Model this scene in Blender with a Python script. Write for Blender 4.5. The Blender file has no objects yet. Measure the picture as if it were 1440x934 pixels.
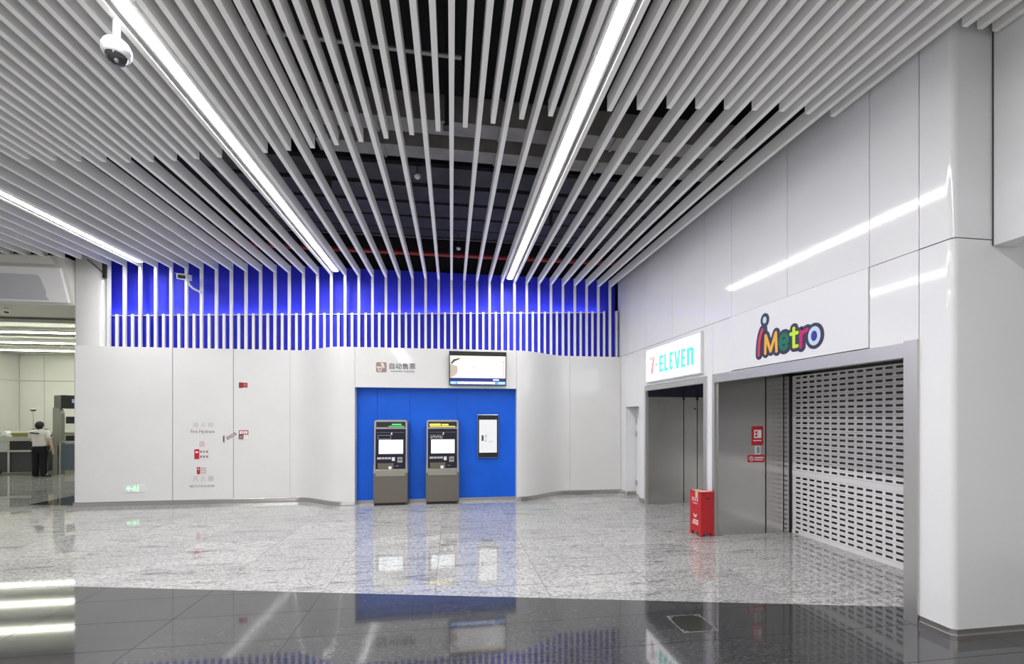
import bpy, bmesh, math, random
from mathutils import Vector, Matrix
random.seed(7)
S = bpy.context.scene
C = S.collection
PI = math.pi

# ------------------------------------------------------------------ camera, world, exposure
cam_d = bpy.data.cameras.new('camera')
cam = bpy.data.objects.new('camera', cam_d); C.objects.link(cam)
cam.location = (0, 0, 1.8)
cam.rotation_euler = (PI/2, 0, -math.atan(85/600))
cam_d.sensor_width = 36; cam_d.lens = 15.0
cam_d.shift_y = 120/1440
cam_d.clip_start = 0.05; cam_d.clip_end = 200
S.camera = cam
S.view_settings.view_transform = 'Standard'
S.view_settings.look = 'None'
S.view_settings.exposure = 0.28
S.view_settings.gamma = 1.0
S.view_settings.use_curve_mapping = False
W = bpy.data.worlds.new('station_ambient'); S.world = W
W.use_nodes = True
W.node_tree.nodes['Background'].inputs[0].default_value = (1.0, 1.0, 1.0, 1)
W.node_tree.nodes['Background'].inputs[1].default_value = 0.42
LAMP = 66.0          # strength of the long ceiling lamps
HALL_LAMP = 17.0

# ------------------------------------------------------------------ materials
MATS = {}
def mat(name, col, rough=0.5, metal=0.0, spec=0.5, emit=None, es=0.0, coat=0.0):
    if name in MATS: return MATS[name]
    m = bpy.data.materials.new(name); m.use_nodes = True
    b = m.node_tree.nodes['Principled BSDF']
    b.inputs['Base Color'].default_value = (*col, 1)
    b.inputs['Roughness'].default_value = rough
    b.inputs['Metallic'].default_value = metal
    b.inputs['Specular IOR Level'].default_value = spec
    b.inputs['Coat Weight'].default_value = coat
    if emit:
        b.inputs['Emission Color'].default_value = (*emit, 1)
        b.inputs['Emission Strength'].default_value = es
    MATS[name] = m
    return m
def nodes(m): return m.node_tree.nodes, m.node_tree.links, m.node_tree.nodes['Principled BSDF']
def add_noise(m, scale, c0, c1, p0=0.35, p1=0.65, stretch=(1,1,1), bump=0.0, coords='Object', detail=4):
    n, l, b = nodes(m)
    tc = n.new('ShaderNodeTexCoord'); mp = n.new('ShaderNodeMapping')
    mp.inputs['Scale'].default_value = stretch
    l.new(tc.outputs[coords], mp.inputs[0])
    t = n.new('ShaderNodeTexNoise'); t.inputs['Scale'].default_value = scale; t.inputs['Detail'].default_value = detail
    l.new(mp.outputs[0], t.inputs['Vector'])
    r = n.new('ShaderNodeValToRGB')
    r.color_ramp.elements[0].position = p0; r.color_ramp.elements[0].color = (*c0, 1)
    r.color_ramp.elements[1].position = p1; r.color_ramp.elements[1].color = (*c1, 1)
    l.new(t.outputs[0], r.inputs[0]); l.new(r.outputs[0], b.inputs['Base Color'])
    if bump:
        bp = n.new('ShaderNodeBump'); bp.inputs['Strength'].default_value = bump; bp.inputs['Distance'].default_value = 0.002
        l.new(t.outputs[0], bp.inputs['Height']); l.new(bp.outputs[0], b.inputs['Normal'])
    return m

WHITE = add_noise(mat('white_enamel_panel', (.75,.75,.735), .10, 0, .5), 1.5, (.745,.745,.73), (.77,.77,.755))
WHITE_R = add_noise(mat('white_enamel_panel_cool', (.8,.8,.8), .08, 0, .5), 1.5, (.77,.77,.78), (.79,.79,.80))
SIGNW = mat('sign_panel_white', (.76,.76,.78), .35)
BAF = add_noise(mat('baffle_grey_white', (.90,.895,.87), .42), 2.0, (.89,.885,.86), (.92,.915,.89))
FINW = mat('fin_white', (.82,.82,.81), .35)
BLUE_UP = add_noise(mat('deep_blue_board', (.03,.035,.55), .55, 0, .25), 3, (.030,.036,.56), (.036,.044,.68))
BLUE_LO = BLUE_UP
BLUE_REC = add_noise(mat('azure_panel', (.01,.1,.55), .35, 0, .3), 2, (.006,.112,.66), (.008,.126,.74))
BLACK = mat('void_black', (.012,.012,.014), .8)
DARK = add_noise(mat('void_dark_grey', (.035,.036,.04), .6), 3, (.028,.029,.033), (.05,.05,.055))
DUCT = add_noise(mat('duct_grey', (.3,.29,.28), .5, 0.0), 4, (.24,.23,.22), (.32,.31,.295))
REDPIPE = mat('red_pipe_paint', (.33,.02,.015), .35)
STEEL = mat('brushed_steel', (.56,.55,.53), .30, 1.0)
STEEL_L = mat('portal_steel', (.63,.62,.60), .38, 1.0)
STEEL_W = mat('entrance_steel', (.58,.57,.55), .26, 1.0)
STEEL_D = mat('vestibule_steel', (.58,.57,.55), .20, 1.0)
KICK = mat('kick_steel', (.48,.46,.44), .30, 1.0)
for m_, s_ in ((STEEL,1),(STEEL_L,1),(STEEL_W,1),(STEEL_D,1)):
    n, l, b = nodes(m_)
    tc = n.new('ShaderNodeTexCoord'); mp = n.new('ShaderNodeMapping'); mp.inputs['Scale'].default_value = (60, 60, 1.2)
    t = n.new('ShaderNodeTexNoise'); t.inputs['Scale'].default_value = 3.0
    r = n.new('ShaderNodeMapRange'); r.inputs[3].default_value = b.inputs['Roughness'].default_value-.02; r.inputs[4].default_value = b.inputs['Roughness'].default_value+.02
    l.new(tc.outputs['Object'], mp.inputs[0]); l.new(mp.outputs[0], t.inputs['Vector']); l.new(t.outputs[0], r.inputs[0]); l.new(r.outputs[0], b.inputs['Roughness'])
GALV = mat('shutter_paint', (.80,.80,.80), .35, 0.0)
RED = mat('red_enamel', (.52,.02,.025), .4)
REDP = mat('red_print', (.50,.015,.03), .45)
WHITEP = mat('white_print', (.85,.85,.84), .5)
GREYP = mat('grey_print', (.32,.32,.33), .5)
DARKP = mat('dark_print', (.05,.05,.055), .5)
PURP = mat('faded_purple_print', (.34,.18,.24), .5)
PINKP = mat('faded_grey_print', (.55,.50,.51), .5)
BROWNP = mat('brown_print', (.33,.23,.20), .5)
TAN = mat('cardboard_tape', (.62,.5,.38), .5)
BLK = mat('black_plastic', (.015,.015,.018), .3)
NAVY = mat('navy_glass', (.012,.012,.028), .15)
WPL = mat('white_plastic', (.82,.82,.81), .35)
GASKET = mat('dark_joint', (.06,.06,.06), .7)
CREAM = add_noise(mat('hall_cream_panel', (.74,.74,.715), .2), 1.2, (.73,.73,.705), (.75,.75,.725))
HALLC = mat('hall_ceiling_dark', (.16,.15,.14), .5)
BULK = mat('bulkhead_cream', (.66,.65,.60), .35)
BULKG = mat('bulkhead_grey_film', (.52,.52,.55), .4)
LAMPM = mat('lamp_diffuser', (.9,.9,.9), .5, emit=(1,.985,1), es=LAMP)
HLAMPM = mat('hall_lamp_diffuser', (.9,.9,.9), .5, emit=(.97,1,.82), es=HALL_LAMP)
LEDM = mat('cove_led', (.9,.9,.95), .5, emit=(.70,.78,1), es=22.0)
SIGNLIT = mat('lit_sign_face', (.9,.9,.9), .4, emit=(.97,1,1), es=1.35)
SCREENW = mat('screen_white', (.3,.3,.3), .2, emit=(.90,.96,1), es=.95)
SCREEND = mat('screen_dim', (.2,.2,.2), .2, emit=(.80,.82,.84), es=.72)
GREENL = mat('green_led', (.1,.6,.2), .4, emit=(.08,.9,.18), es=.7)
YELL = mat('yellow_led', (.8,.7,.1), .4, emit=(.95,.82,.10), es=.8)
EXITG = mat('exit_green_light', (.4,.9,.5), .4, emit=(.35,1,.45), es=1.0)
GLASSP = mat('pale_glass', (.45,.5,.48), .12)
SKIN = mat('skin', (.62,.42,.32), .5)
HAIR = mat('black_hair', (.008,.008,.012), .5)
SHIRT = add_noise(mat('white_shirt', (.78,.75,.70), .8), 14, (.74,.71,.66), (.82,.79,.75), bump=.2)
TROUS = mat('black_trousers', (.006,.006,.008), .9)

def granite(name, base, dark, light, rough, streak):
    m = mat(name, base, rough, 0, 1.0)
    n, l, b = nodes(m)
    tc = n.new('ShaderNodeTexCoord'); oi = n.new('ShaderNodeObjectInfo')
    vm = n.new('ShaderNodeVectorMath'); vm.operation = 'ADD'
    cx = n.new('ShaderNodeCombineXYZ'); mm = n.new('ShaderNodeMath'); mm.operation = 'MULTIPLY'; mm.inputs[1].default_value = 47.0
    l.new(oi.outputs['Random'], mm.inputs[0])
    for k in range(3): l.new(mm.outputs[0], cx.inputs[k])
    l.new(tc.outputs['Object'], vm.inputs[0]); l.new(cx.outputs[0], vm.inputs[1])
    # speckle
    t1 = n.new('ShaderNodeTexNoise'); t1.inputs['Scale'].default_value = 60; t1.inputs['Detail'].default_value = 5; t1.inputs['Roughness'].default_value = .75
    m1 = n.new('ShaderNodeMapping'); m1.inputs['Scale'].default_value = (.42, 1, 1)
    l.new(vm.outputs[0], m1.inputs[0]); l.new(m1.outputs[0], t1.inputs['Vector'])
    r1 = n.new('ShaderNodeValToRGB')
    e = r1.color_ramp.elements
    e[0].position = .36; e[0].color = (*dark, 1); e[1].position = .52; e[1].color = (*base, 1)
    x = e.new(.68); x.color = (*light, 1)
    l.new(t1.outputs[0], r1.inputs[0])
    # long streaks along X
    mp = n.new('ShaderNodeMapping'); mp.inputs['Scale'].default_value = (.9, 5.5, 1); mp.inputs['Rotation'].default_value = (0,0,.12)
    l.new(vm.outputs[0], mp.inputs[0])
    t2 = n.new('ShaderNodeTexNoise'); t2.inputs['Scale'].default_value = 2.1; t2.inputs['Detail'].default_value = 8; t2.inputs['Roughness'].default_value = .7; t2.inputs['Distortion'].default_value = .5
    l.new(mp.outputs[0], t2.inputs['Vector'])
    r2 = n.new('ShaderNodeMapRange'); r2.inputs[1].default_value = .30; r2.inputs[2].default_value = .47; r2.inputs[3].default_value = streak; r2.inputs[4].default_value = 1.0
    l.new(t2.outputs[0], r2.inputs[0])
    # tile to tile tone
    r3 = n.new('ShaderNodeMapRange'); r3.inputs[3].default_value = .90; r3.inputs[4].default_value = 1.06
    l.new(oi.outputs['Random'], r3.inputs[0])
    mu = n.new('ShaderNodeMath'); mu.operation = 'MULTIPLY'
    l.new(r2.outputs[0], mu.inputs[0]); l.new(r3.outputs[0], mu.inputs[1])
    mx = n.new('ShaderNodeVectorMath'); mx.operation = 'SCALE'
    l.new(r1.outputs[0], mx.inputs[0]); l.new(mu.outputs[0], mx.inputs['Scale'])
    l.new(mx.outputs[0], b.inputs['Base Color'])
    return m
GRAN_L = granite('light_granite', (.47,.47,.455), (.15,.15,.146), (.62,.62,.605), .035, .30)
GRAN_D = granite('dark_granite', (.055,.055,.056), (.035,.035,.036), (.085,.085,.086), .055, .85)

# ------------------------------------------------------------------ mesh helpers
class MB:
    def __init__(s): s.v = []; s.f = []; s.m = []; s.sm = []
    def face(s, pts, mi=0, smooth=False):
        i = len(s.v); s.v += [tuple(p) for p in pts]; s.f.append(list(range(i, i+len(pts)))); s.m.append(mi); s.sm.append(smooth); return s
    def grid(s, rows, mi=0, smooth=True, closed=False):
        i = len(s.v); nr = len(rows); nc = len(rows[0])
        for r in rows: s.v += [tuple(p) for p in r]
        for a in range(nr-1):
            for b in range(nc if closed else nc-1):
                b2 = (b+1) % nc
                s.f.append([i+a*nc+b, i+a*nc+b2, i+(a+1)*nc+b2, i+(a+1)*nc+b]); s.m.append(mi); s.sm.append(smooth)
        return s
    def box(s, x0, x1, y0, y1, z0, z1, mi=0):
        i = len(s.v)
        s.v += [(x,y,z) for z in (z0,z1) for (x,y) in ((x0,y0),(x1,y0),(x1,y1),(x0,y1))]
        for q in ((3,2,1,0),(4,5,6,7),(0,1,5,4),(1,2,6,5),(2,3,7,6),(3,0,4,7)):
            s.f.append([i+k for k in q]); s.m.append(mi); s.sm.append(False)
        return s
    def prism(s, poly, d, mi=0):
        """poly: ordered 3D points of a planar outline, d: extrusion vector"""
        n = len(poly); d = Vector(d); P = [Vector(p) for p in poly]; Q = [p+d for p in P]
        s.face([tuple(p) for p in P][::-1], mi); s.face([tuple(p) for p in Q], mi)
        for k in range(n):
            k2 = (k+1) % n
            s.face([tuple(P[k]), tuple(P[k2]), tuple(Q[k2]), tuple(Q[k])], mi)
        return s
    def tube(s, pts, r, n=10, mi=0, cap=True):
        P = [Vector(p) for p in pts]
        R = r if isinstance(r, (list, tuple)) else [r]*len(P)
        rows = []; up = None
        for k, p in enumerate(P):
            d = (P[min(k+1, len(P)-1)]-P[max(k-1, 0)]).normalized()
            if up is None:
                up = d.orthogonal().normalized()
            up = (up - d*up.dot(d)).normalized(); sd = d.cross(up)
            rows.append([p+(up*math.cos(a)+sd*math.sin(a))*R[k] for a in [2*PI*j/n for j in range(n)]])
        s.grid(rows, mi, True, True)
        if cap: s.face(rows[0][::-1], mi); s.face(rows[-1], mi)
        return s
    def disc(s, c, axu, axv, ru, rv, mi=0, n=28):
        c = Vector(c); u = Vector(axu); v = Vector(axv)
        s.face([c+u*ru*math.cos(2*PI*k/n)+v*rv*math.sin(2*PI*k/n) for k in range(n)], mi); return s
    def lathe(s, prof, c, n=24, mi=0, axis='z'):
        rows = []
        for r, h in prof:
            if axis == 'z': rows.append([(c[0]+r*math.cos(2*PI*k/n), c[1]+r*math.sin(2*PI*k/n), c[2]+h) for k in range(n)])
            elif axis == 'y': rows.append([(c[0]+r*math.cos(2*PI*k/n), c[1]+h, c[2]-r*math.sin(2*PI*k/n)) for k in range(n)])
            else: rows.append([(c[0]+h, c[1]+r*math.cos(2*PI*k/n), c[2]+r*math.sin(2*PI*k/n)) for k in range(n)])
        s.grid(rows, mi, True, True); return s
    def mesh(s, name, mats):
        me = bpy.data.meshes.new(name); me.from_pydata(s.v, [], s.f)
        for m in (mats if isinstance(mats, (list, tuple)) else [mats]): me.materials.append(m)
        me.polygons.foreach_set('material_index', s.m); me.polygons.foreach_set('use_smooth', s.sm); me.update(); return me
    def build(s, name, mats, parent=None, bevel=0, seg=2):
        o = bpy.data.objects.new(name, s.mesh(name, mats)); C.objects.link(o)
        if parent: o.parent = parent
        if bevel:
            b = o.modifiers.new('bevel', 'BEVEL'); b.width = bevel; b.segments = seg; b.limit_method = 'ANGLE'
        return o
def fix_normals(o):
    bm = bmesh.new(); bm.from_mesh(o.data); bmesh.ops.recalc_face_normals(bm, faces=bm.faces); bm.to_mesh(o.data); bm.free(); return o
def tag(o, label=None, cat=None, group=None, kind=None):
    if label: o['label'] = label
    if cat: o['category'] = cat
    if group: o['group'] = group
    if kind: o['kind'] = kind
    return o
def thing(name, label, cat, loc=(0,0,0), rot=(0,0,0), group=None):
    o = bpy.data.objects.new(name, None); C.objects.link(o); o.location = loc; o.rotation_euler = rot
    o.empty_display_size = .1
    return tag(o, label, cat, group)
def struct(name, mb, m, label=None, bevel=0):
    o = mb.build(name, m, None, bevel); o['kind'] = 'structure'
    if label: o['label'] = label
    return o
def inst(src, parent, loc, name=None):
    o = src.copy(); C.objects.link(o); o.parent = parent; o.location = loc
    return o
def B(x0,x1,y0,y1,z0,z1): return MB().box(x0,x1,y0,y1,z0,z1)
DG = None
def text(body, w, h, m, parent, name, loc, rot=(PI/2,0,0), depth=.002, bold=0.0):
    """flat lettering fitted into a w x h box whose lower left corner is loc"""
    cu = bpy.data.curves.new(name, 'FONT'); cu.body = body; cu.size = 1; cu.extrude = 0.01; cu.resolution_u = 3; cu.offset = bold
    t = bpy.data.objects.new(name, cu); C.objects.link(t)
    bpy.context.view_layer.update()
    me = bpy.data.meshes.new_from_object(t.evaluated_get(bpy.context.evaluated_depsgraph_get()))
    bpy.data.objects.remove(t)
    xs = [v.co.x for v in me.vertices]; ys = [v.co.y for v in me.vertices]
    sx = w/(max(xs)-min(xs)); sy = h/(max(ys)-min(ys)); x0 = min(xs); y0 = min(ys)
    for v in me.vertices: v.co = ((v.co.x-x0)*sx, (v.co.y-y0)*sy, depth if v.co.z > 0 else 0)
    me.materials.clear(); me.materials.append(m)
    o = bpy.data.objects.new(name, me); C.objects.link(o); o.parent = parent; o.location = loc; o.rotation_euler = rot
    return o

# ================================================================== FLOOR
floor = struct('floor', B(-22, 7, -10, 24, -.25, -.004), mat('grout', (.10,.10,.098), .6), 'polished light and dark granite floor slab with joints')
PX, PY, X0, Y0 = 1.145, .5, .98, 4.69
J = .0045
BAND = 1.62          # width of the dark granite band
def bound(x): return 4.347 - .2017*x
def clip(poly, keep_above, shift=0.0):
    out = []
    f = lambda p: (p[1]-bound(p[0])+shift)*(1 if keep_above else -1)
    for k in range(len(poly)):
        a, b = poly[k], poly[(k+1) % len(poly)]
        fa, fb = f(a), f(b)
        if fa >= 0: out.append(a)
        if fa*fb < 0:
            t = fa/(fa-fb); out.append((a[0]+(b[0]-a[0])*t, a[1]+(b[1]-a[1])*t))
    return out
def tile_mesh(poly, m, name='floor_tile'):
    mb = MB(); mb.face([(x,y,0) for x,y in poly])
    for k in range(len(poly)):
        a, b = poly[k], poly[(k+1) % len(poly)]
        mb.face([(a[0],a[1],-.01),(b[0],b[1],-.01),(b[0],b[1],0),(a[0],a[1],0)])
    return mb
full = {}
count = 0
rest_l, rest_d = MB(), MB()
def seen(x, y): return y > 2.3 and y < 10.2 and x > -0.98*y-1.2 and x < min(1.5*y+.3, 5.4)
for i in range(-19, 6):
    for j in range(-29, 40):
        xa, ya = X0+PX*i+J/2, Y0+PY*j+J/2
        xb, yb = xa+PX-J, ya+PY-J
        if xb > 6.9: xb = 6.9
        cx, cy = (xa+xb)/2, (ya+yb)/2
        cell = [(xa,ya),(xb,ya),(xb,yb),(xa,yb)]
        for zone, m in ((0, GRAN_L), (1, GRAN_D), (2, GRAN_L)):
            above = zone != 1
            if zone == 0: p = clip(cell, True)
            elif zone == 1: p = clip(clip(cell, False), True, BAND) if clip(cell, False) else []
            else: p = clip(cell, False, BAND)
            if len(p) < 3: continue
            ar = abs(sum(p[k][0]*p[(k+1)%len(p)][1]-p[(k+1)%len(p)][0]*p[k][1] for k in range(len(p))))/2
            if ar < .002: continue
            if seen(cx, cy) and count < 298:
                count += 1
                whole = len(p) == 4 and abs(ar-(PX-J)*(PY-J)) < 1e-4
                if whole:
                    key = m.name
                    if key not in full:
                        full[key] = tile_mesh([(a-cx, b-cy) for a, b in p], m).mesh('floor_tile', m)
                    o = bpy.data.objects.new('floor_tile', full[key]); C.objects.link(o); o.parent = floor
                else:
                    o = tile_mesh([(a-cx, b-cy) for a, b in p], m).build('floor_tile', m, floor)
                o.location = (cx, cy, 0)
            else:
                r = rest_l if above else rest_d
                r.face([(x,y,0) for x,y in p])
for r, m in ((rest_l, GRAN_L), (rest_d, GRAN_D)):
    tag(r.build('floor_tile_field', m, floor), kind='stuff')
MB().prism([(-8.62,10.07,0.0005),(-7.52,9.86,.0005),(-7.52,10.2,.0005),(-8.60,11.2,.0005)], (0,0,.001)).build('dark_floor_wedge', GRAN_D, floor)  # thin dark wedge laid over the floor at the hall opening

# ================================================================== CEILING
ceiling = struct('ceiling', B(-12, 7, -7.6, 11.5, 6.6, 6.9), BLACK, 'black painted soffit above grey slatted baffles')
S_ = .288
ZB, ZT = 4.9, 5.055
ENDS = [(-9,5.80),(-6.5,5.83),(-5.285,5.874),(-5.0,5.888),(-4.433,5.852),(-3.872,5.791),(-3.292,5.672),(-2.722,5.525),(-2.171,5.362),(-1.586,5.19),(-1.015,4.997),(-.433,4.795),(.143,4.591),(.711,4.386),(1.0,4.298),(1.582,4.141),(2.16,4.021),(2.739,3.948),(3.319,3.902),(4.2,3.89)]
def interp(x, T):
    for (a,b),(c,d) in zip(T, T[1:]):
        if x <= c: return b+(d-b)*(x-a)/(c-a)
    return T[-1][1]
LAMPX = [-6.192, -2.448, 1.296]
def baffle(x, y1, y0=-7.5):
    # open topped channel: two sides, sole, two end caps
    w, t = .025, .003
    mb = MB()
    L = y1-y0
    mb.face([(-w,0,0),(w,0,0),(w,L,0),(-w,L,0)][::-1])
    h = ZT-ZB
    mb.face([(-w,0,0),(-w,0,h),(-w,L,h),(-w,L,0)][::-1]); mb.face([(w,0,0),(w,L,0),(w,L,h),(w,0,h)][::-1])
    mb.face([(-w,L,0),(-w,L,h),(w,L,h),(w,L,0)][::-1]); mb.face([(-w,0,0),(w,0,0),(w,0,h),(-w,0,h)][::-1])
    mb.face([(-w,0,h),(w,0,h),(w,L,h),(-w,L,h)])
    o = fix_normals(mb.build('ceiling_baffle', BAF, ceiling)); o.location = (x, y0, ZB)
    return o
for k in range(-36, 16):
    x = S_*k
    if x < 3.99:
        baffle(x, 9.735 if x > -7.0 else 9.46)
    else:
        baffle(x, 2.85)
    xs = x+S_/2
    if min(abs(xs-l) for l in LAMPX) < .05: continue
    if xs < 4.3: baffle(xs, interp(xs, ENDS) if xs < 3.99 else 2.85)
# black sheets added to shut ambient light out of the void above the baffles
B(4.05, 4.10, 2.95, 10.2, 5.12, 6.6).build('void_light_stop', BLACK, ceiling)
B(4.62, 4.68, -7.6, 2.95, 5.2, 6.6).build('void_light_stop', BLACK, ceiling)
B(-12, 4.7, -7.6, -7.55, 5.06, 6.6).build('void_light_stop', BLACK, ceiling)
B(-12.05, -12, -7.6, 11, 5.06, 6.6).build('void_light_stop', BLACK, ceiling)
B(-12, -7.0, 10.6, 10.65, 4.96, 6.6).build('void_light_stop', BLACK, ceiling)
# cross rails that carry the baffles
for y in (-6.0, -2.2, .4, 3.0, 7.9):
    B(-10.4, 3.95, y-.02, y+.02, ZT+.002, ZT+.035).build('carrier_rail', DARK, ceiling)

def linear_lamp(x, label, y0=-7.5, y1=9.52):
    t = thing('linear_light', label, 'ceiling lamp', (x, y0, ZB), group='long ceiling lamps')
    L = y1-y0
    mb = MB()
    mb.box(-.075, -.052, 0, L, .012, .10); mb.box(.052, .075, 0, L, .012, .10); mb.box(-.075, .075, 0, L, .10, .115)
    mb.box(-.075, .075, L, L+.012, .012, .115)
    mb.build('housing', FINW, t)
    n = 6; rows = []
    for a in range(n+1):
        u = -.052+.104*a/n
        rows.append([(u, y, .016-.010*(1-(u/.052)**2)) for y in (0, L)])
    d = MB().grid(rows); d.build('diffuser', LAMPM, t)
    return t
linear_lamp(LAMPX[0], 'long white linear lamp in the ceiling ending above the blue screen next to white column')
linear_lamp(LAMPX[1], 'long white linear lamp beside the hanging dome camera, between grey baffles')
linear_lamp(LAMPX[2], 'long white linear lamp nearest the shop wall, ending above the television')

# services in the ceiling void
def service(name, label, cat, mb, m, group=None): return tag(mb.build(name, m), label, cat, group)
for y, z, lab in ((5.35, 5.38, 'pale grey duct crossing the void where the short baffles end'), (5.95, 5.42, 'pale grey duct just behind the first one in ceiling void')):
    t = thing('air_duct', lab, 'duct', (0, y, z), group='ducts in the ceiling void')
    B(-1.75, 3.9, -.13, .13, 0, .32).build('duct_body', DUCT, t)
    for xx in (-.9, .6, 2.1, 3.3): B(xx-.015, xx+.015, -.145, .145, -.015, .335).build('flange', DUCT, t)
t = thing('cable_tray', 'dark cable tray with stacked panels hung above the baffles', 'cable tray', (0, 6.5, 5.55))
for q, y in enumerate((0, .62, 1.22, 1.80, 2.35)):
    B(-3.6, 3.9, y, y+.46, .02*q, .02*q+.06).build('tray_panel', DARK, t)
for xx in (-2.9, -.15, 2.4): B(xx-.02, xx+.02, -.1, 2.85, .16, .20).build('tray_rail', BLACK, t)
for xx, yy in ((0,.54),(-1.9,.54),(0,1.74),(1.8,1.15)): B(xx-.03, xx+.03, yy-.03, yy+.03, -.25, 1.0).build('hanger', DARK, t)
t = thing('fire_pipe', 'red sprinkler pipe crossing above the blue screen', 'pipe', (0, 9.45, 5.36))
MB().tube([(-5.6,0,0),(3.9,0,0)], .045, 12).build('pipe_run', REDPIPE, t)
for xx in (-1.2, .15, 1.4, 2.6): MB().tube([(xx-.04,0,0),(xx+.04,0,0)], .058, 12).build('coupling', REDPIPE, t)
for xx in (-.05, 2.0): B(xx-.012, xx+.012, -.012, .012, .04, 1.2).build('hanger', DARK, t)
t = thing('conduit', 'thin grey metal conduit with a drooping black cable above baffles', 'conduit', (0, 4.3, 5.42))
MB().tube([(-2.0,-.02,0),(.1,.02,0)], .022, 8).build('conduit_tube', mat('conduit_grey', (.45,.45,.45), .35, .6), t)
MB().tube([(.1+.06*math.sin(a*.5), .02+.05*a/6, -.16*math.sin(a*PI/6)) for a in range(7)], .012, 6).build('cable_loop', BLK, t)
t = thing('hanger_strut', 'dark steel hanger strut in front of the pale duct', 'strut', (-.05, 5.05, 5.2))
B(-.03,.03,-.03,.03,.0,1.4).build('strut_bar', DARK, t); B(-.05,.05,-.05,.05,-.02,.0).build('foot_plate', DARK, t)
for (x,y,z,lab) in ((-.49,6.30,5.30,'small white detector under the dark void behind the ducts'),(.145,8.87,5.30,'white round detector in front of the red pipe')):
    t = thing('smoke_detector', lab, 'detector', (x, y, z))
    MB().lathe([(.001,-.045),(.03,-.045),(.045,-.02),(.05,0),(.001,0)], (0,0,0)).build('detector_head', WPL, t)
    MB().tube([(0,0,0),(0,0,.30)], .008, 6).build('drop_rod', DARK, t)

# ================================================================== BACK WALL
YL, YM, YR = 9.70, 9.07, 9.71      # plan of the undulating wall
ZW = 3.237
def sm(t): t = max(0, min(1, t)); return t*t*(3-2*t)
def plan(x):
    if x < -2: return YL+(YM-YL)*sm((x+3.3)/1.12)
    return YM+(YR-YM)*sm((x-1.42)/1.25)
wall_back = struct('wall_back', B(-7.0, 4.3, 10.2, 10.3, 0, 6.6), BLACK, 'white undulating wall with blue slatted screen above')
def curved_panel(x0, x1, z0, z1, name='wall_panel', m=None, off=0.0, thick=.03, g=.003):
    n = max(2, int((x1-x0)/.05)); mb = MB()
    xs = [x0+g+(x1-x0-2*g)*k/n for k in range(n+1)]
    F = [(x, plan(x)-off) for x in xs]
    Bk = [(x, y+thick) for x, y in F]
    mb.grid([[(x,y,z0) for x,y in F], [(x,y,z1) for x,y in F]], 0, True)
    mb.grid([[(x,y,z1) for x,y in F], [(x,y,z1) for x,y in Bk]], 0, False)
    mb.grid([[(x,y,z0) for x,y in Bk], [(x,y,z0) for x,y in F]], 0, False)
    for p, q in ((F[0],Bk[0]),(F[-1],Bk[-1])):
        mb.face([(*p,z0),(*p,z1),(*q,z1),(*q,z0)])
    return mb.build(name, m or WHITE, wall_back)
XR0, XR1, ZREC = -1.955, 1.383, 2.415
for a, b in ((-7.47,-5.703),(-5.697,-4.543),(-4.537,-3.42),(-3.42,XR0),(XR1,2.75),(2.75,3.995)):
    curved_panel(a, b, .088, ZW, g=.002)
curved_panel(XR0, XR1, ZREC, ZW)
# dark joints behind the panel gaps
for x in (-5.70,-4.54,-3.42,2.75): B(x-.012, x+.012, plan(x)+.004, plan(x)+.025, .09, ZW-.01).build('panel_joint', GASKET, wall_back)
# top ledge closing the wall head
n = 120; xs = [-7.47+(3.99+7.47)*k/n for k in range(n+1)]
MB().grid([[(x,plan(x)+.02,ZW-.012) for x in xs],[(x,9.93,ZW-.012) for x in xs]],0,False).build('wall_head', WHITE, wall_back)
# rounded return at the free end
mb = MB(); rr = .03
arc = [(-7.47-rr*math.sin(a*PI/12), YL+rr-rr*math.cos(a*PI/12)) for a in range(7)]
arc += [(-7.50, 10.55), (-7.44, 10.55)]
mb.grid([[(x,y,.0) for x,y in arc],[(x,y,ZW) for x,y in arc]],0,True)
mb.face([(x,y,ZW) for x,y in arc]+[(-7.44,YL+.03,ZW)])
mb.build('wall_return', WHITE, wall_back)
# recess: reveals and blue lining
YB = 9.27
B(XR0-.012, XR0, YM+.005, YB+.02, .0, ZREC).build('recess_reveal', WHITE, wall_back)
B(XR1, XR1+.012, YM+.005, YB+.02, .0, ZREC).build('recess_reveal', WHITE, wall_back)
B(XR0, XR1, YM+.031, YB+.02, ZREC, ZREC+.012).build('recess_soffit', WHITE, wall_back)
B(XR0-.02, XR1+.02, YB+.022, YB+.03, 0, ZREC).build('recess_joint', GASKET, wall_back)
for a, b in ((XR0,-1.545),(-1.545,-.875),(-.875,.12),(.12,XR1)):
    B(a+.002, b-.002, YB, YB+.02, .065, ZREC).build('blue_panel', BLUE_REC, wall_back)
B(XR0, XR1, YB-.012, YB, 0.0, .065).build('recess_kick', STEEL, wall_back)
# slatted screen
def zdiv(x): return 4.18+.0405*x
YF = 9.74
for k in range(-24, 14):
    x = S_*k
    B(x-.026, x+.026, YF, YF+.045, ZW-.02, ZT+.01).build('screen_fin', FINW, wall_back)
B(3.90, 3.935, YF+.02, YF+.10, ZW-.02, zdiv(3.9)+.01).build('screen_slat', FINW, wall_back)
for k in range(-24, 13):
    x = S_*k+S_/2
    B(x-.024, x+.024, YF+.01, YF+.045, ZW-.02, zdiv(x)).build('screen_slat', FINW, wall_back)
YLO, YUP = 9.87, 10.06
XA, XB = -7.35, 3.99
MB().prism([(XA,YLO,ZW-.02),(XB,YLO,ZW-.02),(XB,YLO,zdiv(XB)-.015),(XA,YLO,zdiv(XA)-.015)],(0,.02,0)).build('lower_blue_board', BLUE_LO, wall_back)
MB().prism([(XA,YLO-.028,zdiv(XA)-.015),(3.62,YLO-.028,zdiv(3.62)-.015),(3.62,YLO-.028,zdiv(3.62)),(XA,YLO-.028,zdiv(XA))],(0,.075,0)).build('cove_ledge', FINW, wall_back)
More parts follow.
